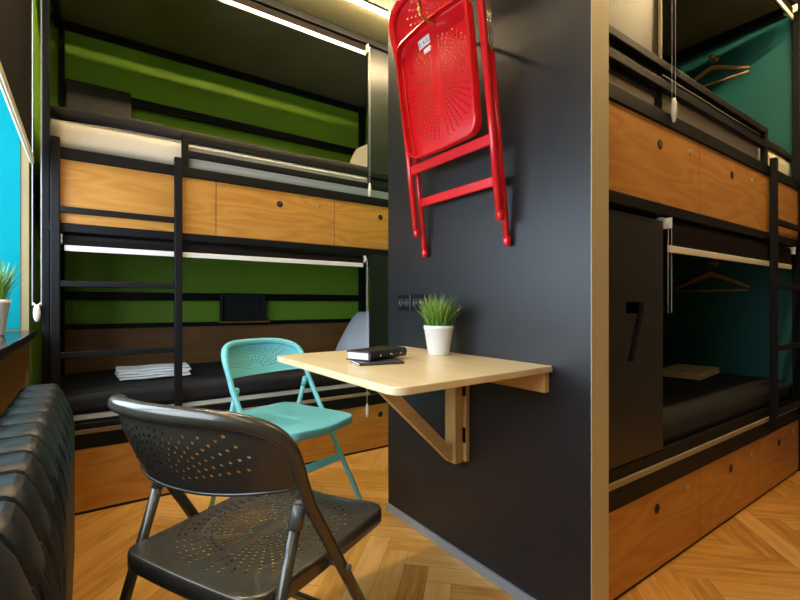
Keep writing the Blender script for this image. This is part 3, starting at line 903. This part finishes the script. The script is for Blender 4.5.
sp.prism([(p[0]+.0005, p[1]) for p in poly], 0, W_, 'YZ', To)
obj('spine', sp, 'leather', t)
obj('pages', MB().box(.004, W_-.004, .004, D_-.006, .0048, H_-.0048, To), 'pages', t)
for u in (.050, .108, .160):
    rv = MB().lathe([(0, -.0005), (.0045, -.0005), (.0045, -.0025), (.002, -.004), (0, -.004)], (0, 0, 0), 14, 'Y')
    bmesh.ops.transform(rv.bm, matrix=To @ Matrix.Translation((u, -H_*.32+.001, H_*.5)), verts=rv.bm.verts)
    obj('rivet', rv, 'chrome', t)

# wall sockets
for lab, y in (('black twin wall socket beside the green bunk', 1.604), ('black twin wall socket behind the grass on the table', 1.500)):
    t = thing('wall_socket', lab, 'socket', (1.16, y, .966))
    obj('plate', BX(1.151, 1.1595, y-.048, y+.048, .930, 1.002), 'socket', t, bevel=.003)
    for dy in (-.022, .022):
        r = MB().lathe([(0, 1.1500), (.0165, 1.1500), (.0185, 1.1485), (.020, 1.1500), (.020, 1.1515), (0, 1.1515)], (0, y+dy, .966), 24, 'X')
        s_ = obj('outlet', r, 'carcass', t)
        for dz in (-.0065, .0065):
            obj('contact', MB().lathe([(0, 1.1494), (.0026, 1.1494), (.0026, 1.1502), (0, 1.1502)], (0, y+dy+dz*1.4, .966), 10, 'X'), 'lock', s_)

# ------------------------------------------------------------------ cast iron radiator in the window niche
t = thing('radiator', 'black cast iron column radiator under the window sill', 'radiator', (-.105, .95, 0))
X0, X1 = -.172, -.034
def section(yc):
    mb = MB(); z0, z1 = .125, .730; w = .098
    prof = []
    def arc(cx, cz, rx, rz, a0, a1, n=7):
        for k in range(n+1):
            a = a0+(a1-a0)*k/n; prof.append((cx+rx*cos(a), cz+rz*sin(a)))
    prof += [(X1, z0+.06), (X1, z1-.115), (X1-.006, z1-.070), (X1-.021, z1-.025), (X1-.033, z1-.005), (X1-.042, z1)]
    prof += [(X0+.036, z1), (X0+.028, z1-.003), (X0+.022, z1-.010), (X0+.003, z1-.050), (X0, z1-.062), (X0, z0+.06)]
    arc(X0+.022, z0+.045, .022, .045, pi, 1.5*pi); arc(X1-.022, z0+.045, .022, .045, 1.5*pi, 2*pi)
    # convex casting: rings narrower towards both flanks
    cx = sum(p[0] for p in prof)/len(prof); cz = (z0+z1)/2
    rings = []
    for fy, ins in ((-.515, .026), (-.49, .012), (-.44, .005), (-.33, .0015), (-.1, 0), (.2, .0005), (.38, .003), (.46, .007), (.50, .013), (.515, .026)):
        ring = []
        for (x, z) in prof:
            dx = x-cx; dz = z-cz
            ring.append(mb.bm.verts.new((x-math.copysign(min(abs(dx), ins), dx), yc+fy*w, z-math.copysign(min(abs(dz), ins*1.1), dz))))
        rings.append(ring)
    n = len(prof)
    for A, B_ in zip(rings, rings[1:]):
        for k in range(n): mb.bm.faces.new((A[k], A[(k+1) % n], B_[(k+1) % n], B_[k]))
    mb.bm.faces.new(rings[0]); mb.bm.faces.new(rings[-1][::-1])
    for f in mb.bm.faces: f.smooth = True
    mb.bm.normal_update()
    for e in mb.bm.edges:
        if len(e.link_faces) == 2 and e.calc_face_angle(0) > radians(28): e.smooth = False
    # raised flutes on the front face
    for fy in (-.30, -.10, .10, .30):
        mb.tube([(X1-.002, yc+fy*w, z0+.07), (X1+.001, yc+fy*w, z0+.11), (X1+.001, yc+fy*w, z1-.13), (X1-.005, yc+fy*w, z1-.090), (X1-.015, yc+fy*w, z1-.062)], .0062, 8)
    return mb
y = 1.62; k = 0
while y > .30:
    obj('section', section(y), 'iron', t); y -= .106; k += 1
pp = MB()
for z in (.175, .675): pp.tube([((X0+X1)/2, y+.106, z), ((X0+X1)/2, 1.60, z)], .024, 14)
obj('nipple_pipe', pp, 'iron', t)
for yy_ in (1.62, 1.62-.106*11):
    for xx in (X0+.03, X1-.03):
        obj('foot', MB().tube([(xx, yy_, 0), (xx, yy_, .02), (xx, yy_, .14)], [.018, .013, .016], 12), 'iron', t)

# ------------------------------------------------------------------ daylight, lamps, camera
w = bpy.data.worlds.new('World'); SC.world = w; w.use_nodes = True
bg = w.node_tree.nodes['Background']; bg.inputs[0].default_value = (.70, .85, 1, 1); bg.inputs[1].default_value = 9.0
def area(name, loc, rot, sx, sy, power, col, portal=False, spread=None):
    l = bpy.data.lights.new(name, 'AREA'); l.shape = 'RECTANGLE'; l.size = sx; l.size_y = sy; l.energy = power; l.color = col
    o = bpy.data.objects.new(name, l); COL.objects.link(o); o.location = loc; o.rotation_euler = rot
    if portal: l.cycles.is_portal = True
    if spread: l.spread = spread
    return o
area('window_daylight', (-.63, 1.25, 1.6), (0, radians(-90), 0), 1.5, 2.4, 1, (1, 1, 1), portal=True)

cam = bpy.data.cameras.new('Camera'); co = bpy.data.objects.new('Camera', cam); COL.objects.link(co)
co.location = (0, 0, .96); co.rotation_euler = (radians(90), 0, -math.atan2(446, 633))
cam.sensor_width = 36; cam.lens = 446/800*36; cam.shift_y = 4/800; cam.clip_start = .02
SC.camera = co
vs = SC.view_settings; vs.view_transform = 'Standard'; vs.look = 'None'; vs.gamma = 1; vs.exposure = .12; vs.use_curve_mapping = False
SC.cycles.max_bounces = 8; SC.cycles.diffuse_bounces = 5; SC.cycles.sample_clamp_indirect = 6
SC.cycles.use_denoising = True
